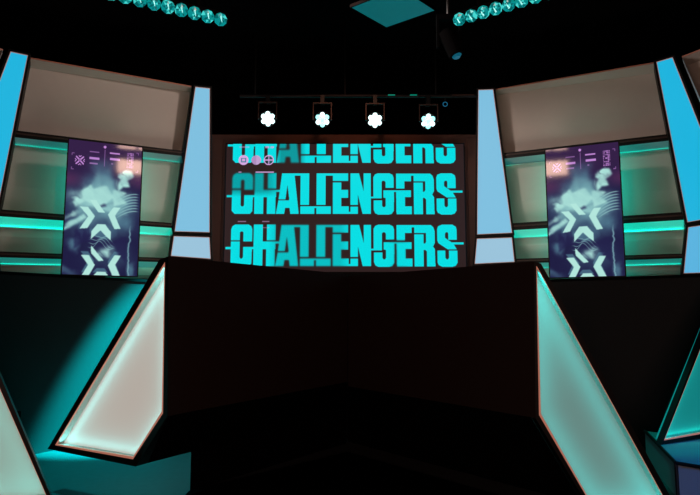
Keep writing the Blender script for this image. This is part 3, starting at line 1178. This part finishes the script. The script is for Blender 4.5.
# small ring lamp beside the pipe
v = at_y(445.2, 104.2, YT)
bm = bmesh.new()
bmesh.ops.create_circle(bm, segments=20, radius=.03)
bm.clear()
R_, r_ = .027, .005
rings = []
for i in range(20):
    a = i / 20 * 2 * math.pi
    rings.append([bm.verts.new(v + Vector(((R_ + r_ * math.cos(b)) * math.cos(a), r_ * math.sin(b), (R_ + r_ * math.cos(b)) * math.sin(a))))
                  for b in (0, 1.57, 3.14, 4.71)])
for i in range(20):
    for j in range(4):
        bm.faces.new((rings[i][j], rings[(i + 1) % 20][j], rings[(i + 1) % 20][(j + 1) % 4], rings[i][(j + 1) % 4]))
ring = thing('ring_lamp', 'tiny blue ring lamp hanging right of the stage lights', 'stage light', v)
finish('ring', bm, mat('blue_ring', (10, 50, 70), .4, emit=(25, 90, 120)), ring)
bm = bmesh.new()
add_rod(bm, v + Vector((0, 0, .028)), Vector((v.x, YT, pp.z)), .004, seg=6)
finish('hanger', bm, M_METAL, ring)

# moving head lamp hanging near the right bar
mh = at_y(449, 42, 5.2)
head = thing('moving_head_light', 'dim dark moving head stage light hanging near the right lens bar', 'stage light', mh)
bm = bmesh.new()
add_rod(bm, mh + Vector((-.02, 0, .09)), mh + Vector((.06, -.03, -.15)), .085, .065, seg=20)
finish('lamp_head', bm, M_CEIL, head)
bm = bmesh.new()
yk = ((-.116, -.06), (-.116, .265), (.116, .265), (.116, -.06), (.094, -.06), (.094, .215), (-.094, .215), (-.094, -.06))
add_prism(bm, [mh + Vector((x, -.025, z)) for x, z in yk], (0, .05, 0))
finish('yoke', bm, M_CEIL, head)
bm = bmesh.new()
add_rod(bm, mh + Vector((0, 0, .26)), (mh.x, mh.y, 4.4), .02)
finish('hanger', bm, M_METAL, head)
bm = bmesh.new()
a = mh + Vector((.06, -.03, -.15))
add_rod(bm, a + Vector((.0, 0, .005)), a + Vector((.004, -.002, -.02)), .05, .03, seg=16)
finish('lens', bm, mat('blue_lens', (10, 60, 80), .3, emit=(10, 80, 100)), head)

# black carpet runner between the front desks
bm = bmesh.new()
pts = [at_z(190, 491, 0), at_z(347, 440, 0), at_z(590, 500, 0)]
add_prism(bm, [(pts[0].x, -1.0, 0.001), (1.0, -1.0, 0.001), (1.0, 2.6, .001), (.78, 2.9, .001), (seam.x, seam.y - .06, .001), (pts[0].x, pts[0].y - .02, .001)], (0, 0, .006))
tag(finish('carpet_runner', bm, M_RUG), 'black carpet on the floor between the two front desks', 'carpet')

# ================================================================ LIGHTS
# warm soft light over the middle of the floor: the pale patch mirrored in both portrait screens
def mirror(plane, px, py, z):
    p = plane.hit(px, py)
    d = ray(px, py)
    r = d - plane.n * 2 * d.dot(plane.n)
    return p + r * ((z - p.z) / r.z)


P1, P2 = PL.moved(.24), PR.moved(.24)
def softbox(plane, px, py, dist, sz, power, spread):
    """a square soft lamp hung where the display at that pixel mirrors it"""
    p = plane.hit(px, py)
    d = ray(px, py).normalized()
    r = d - plane.n * 2 * d.dot(plane.n)
    area('softbox_lamp', p + r * dist, -r, sz[0], sz[1], (255, 205, 180), power, spread, xaxis=Vector((-r.y, r.x, 0)))


softbox(P1, 131, 160, 3.9, (.42, .46), 1.7, 70)
softbox(P2, 554, 162, 3.9, (.42, .46), 1.7, 70)
# house spots on the backdrop, crossing from the middle of the grid
spot('backdrop_spot_lamp', (.7, 4.9, 4.15), PL.hit(100, 170), (255, 232, 222), 130, 70, .9, .12)
spot('backdrop_spot_lamp', (-.7, 4.9, 4.15), PR.hit(590, 170), (255, 232, 222), 130, 70, .9, .12)
# added low warm fill behind the camera, lifting the dark desk fronts
area('added_front_fill', (0, -1.8, .8), (0, 6, .8), 2.4, .5, (255, 200, 184), 14, 120, xaxis=(1, 0, 0))
# added unseen fill behind the desks, brightening the backdrop soffits from below
spot('soffit_fill', (-.5, 5.0, .4), PL.hit(105, 100), (255, 225, 212), 80, 80, .9, .6)
spot('soffit_fill', (.5, 5.0, .4), PR.hit(585, 100), (255, 225, 212), 80, 80, .9, .6)
# teal beam falling across the rear left desk
spot('desk_wash_lamp', (.5, 4.5, 3.9), pRL.hit(124, 440), (0, 205, 212), 14500, 19, .5, .03)
# floor washes
spot('floor_wash_lamp', (-2.2, 3.3, 4.0), at_z(110, 478, 0), (0, 200, 205), 520, 22, .6, .05)
spot('floor_wash_lamp', (.9, 3.5, 4.0), at_z(650, 470, 0), (0, 205, 180), 260, 14, .6, .05)
spot('plinth_wash_lamp', (2.5, .4, 2.1), (1.9, 2.85, .08), (20, 125, 220), 400, 18, .5, .05)
# warm glow on the brown surround
spot('surround_lamp', (0, 5.2, 4.2), (0, 7.5, 2.0), (255, 178, 146), 42, 70, .8, .1)

# world and view
wd_ = bpy.data.worlds.new('world')
SC.world = wd_
wd_.use_nodes = True
wd_.node_tree.nodes['Background'].inputs['Color'].default_value = (0, 0, 0, 1)
SC.view_settings.view_transform = 'Standard'
SC.view_settings.look = 'None'
SC.view_settings.gamma = 1
SC.view_settings.exposure = 0
SC.view_settings.use_curve_mapping = False
SC.cycles.use_denoising = True
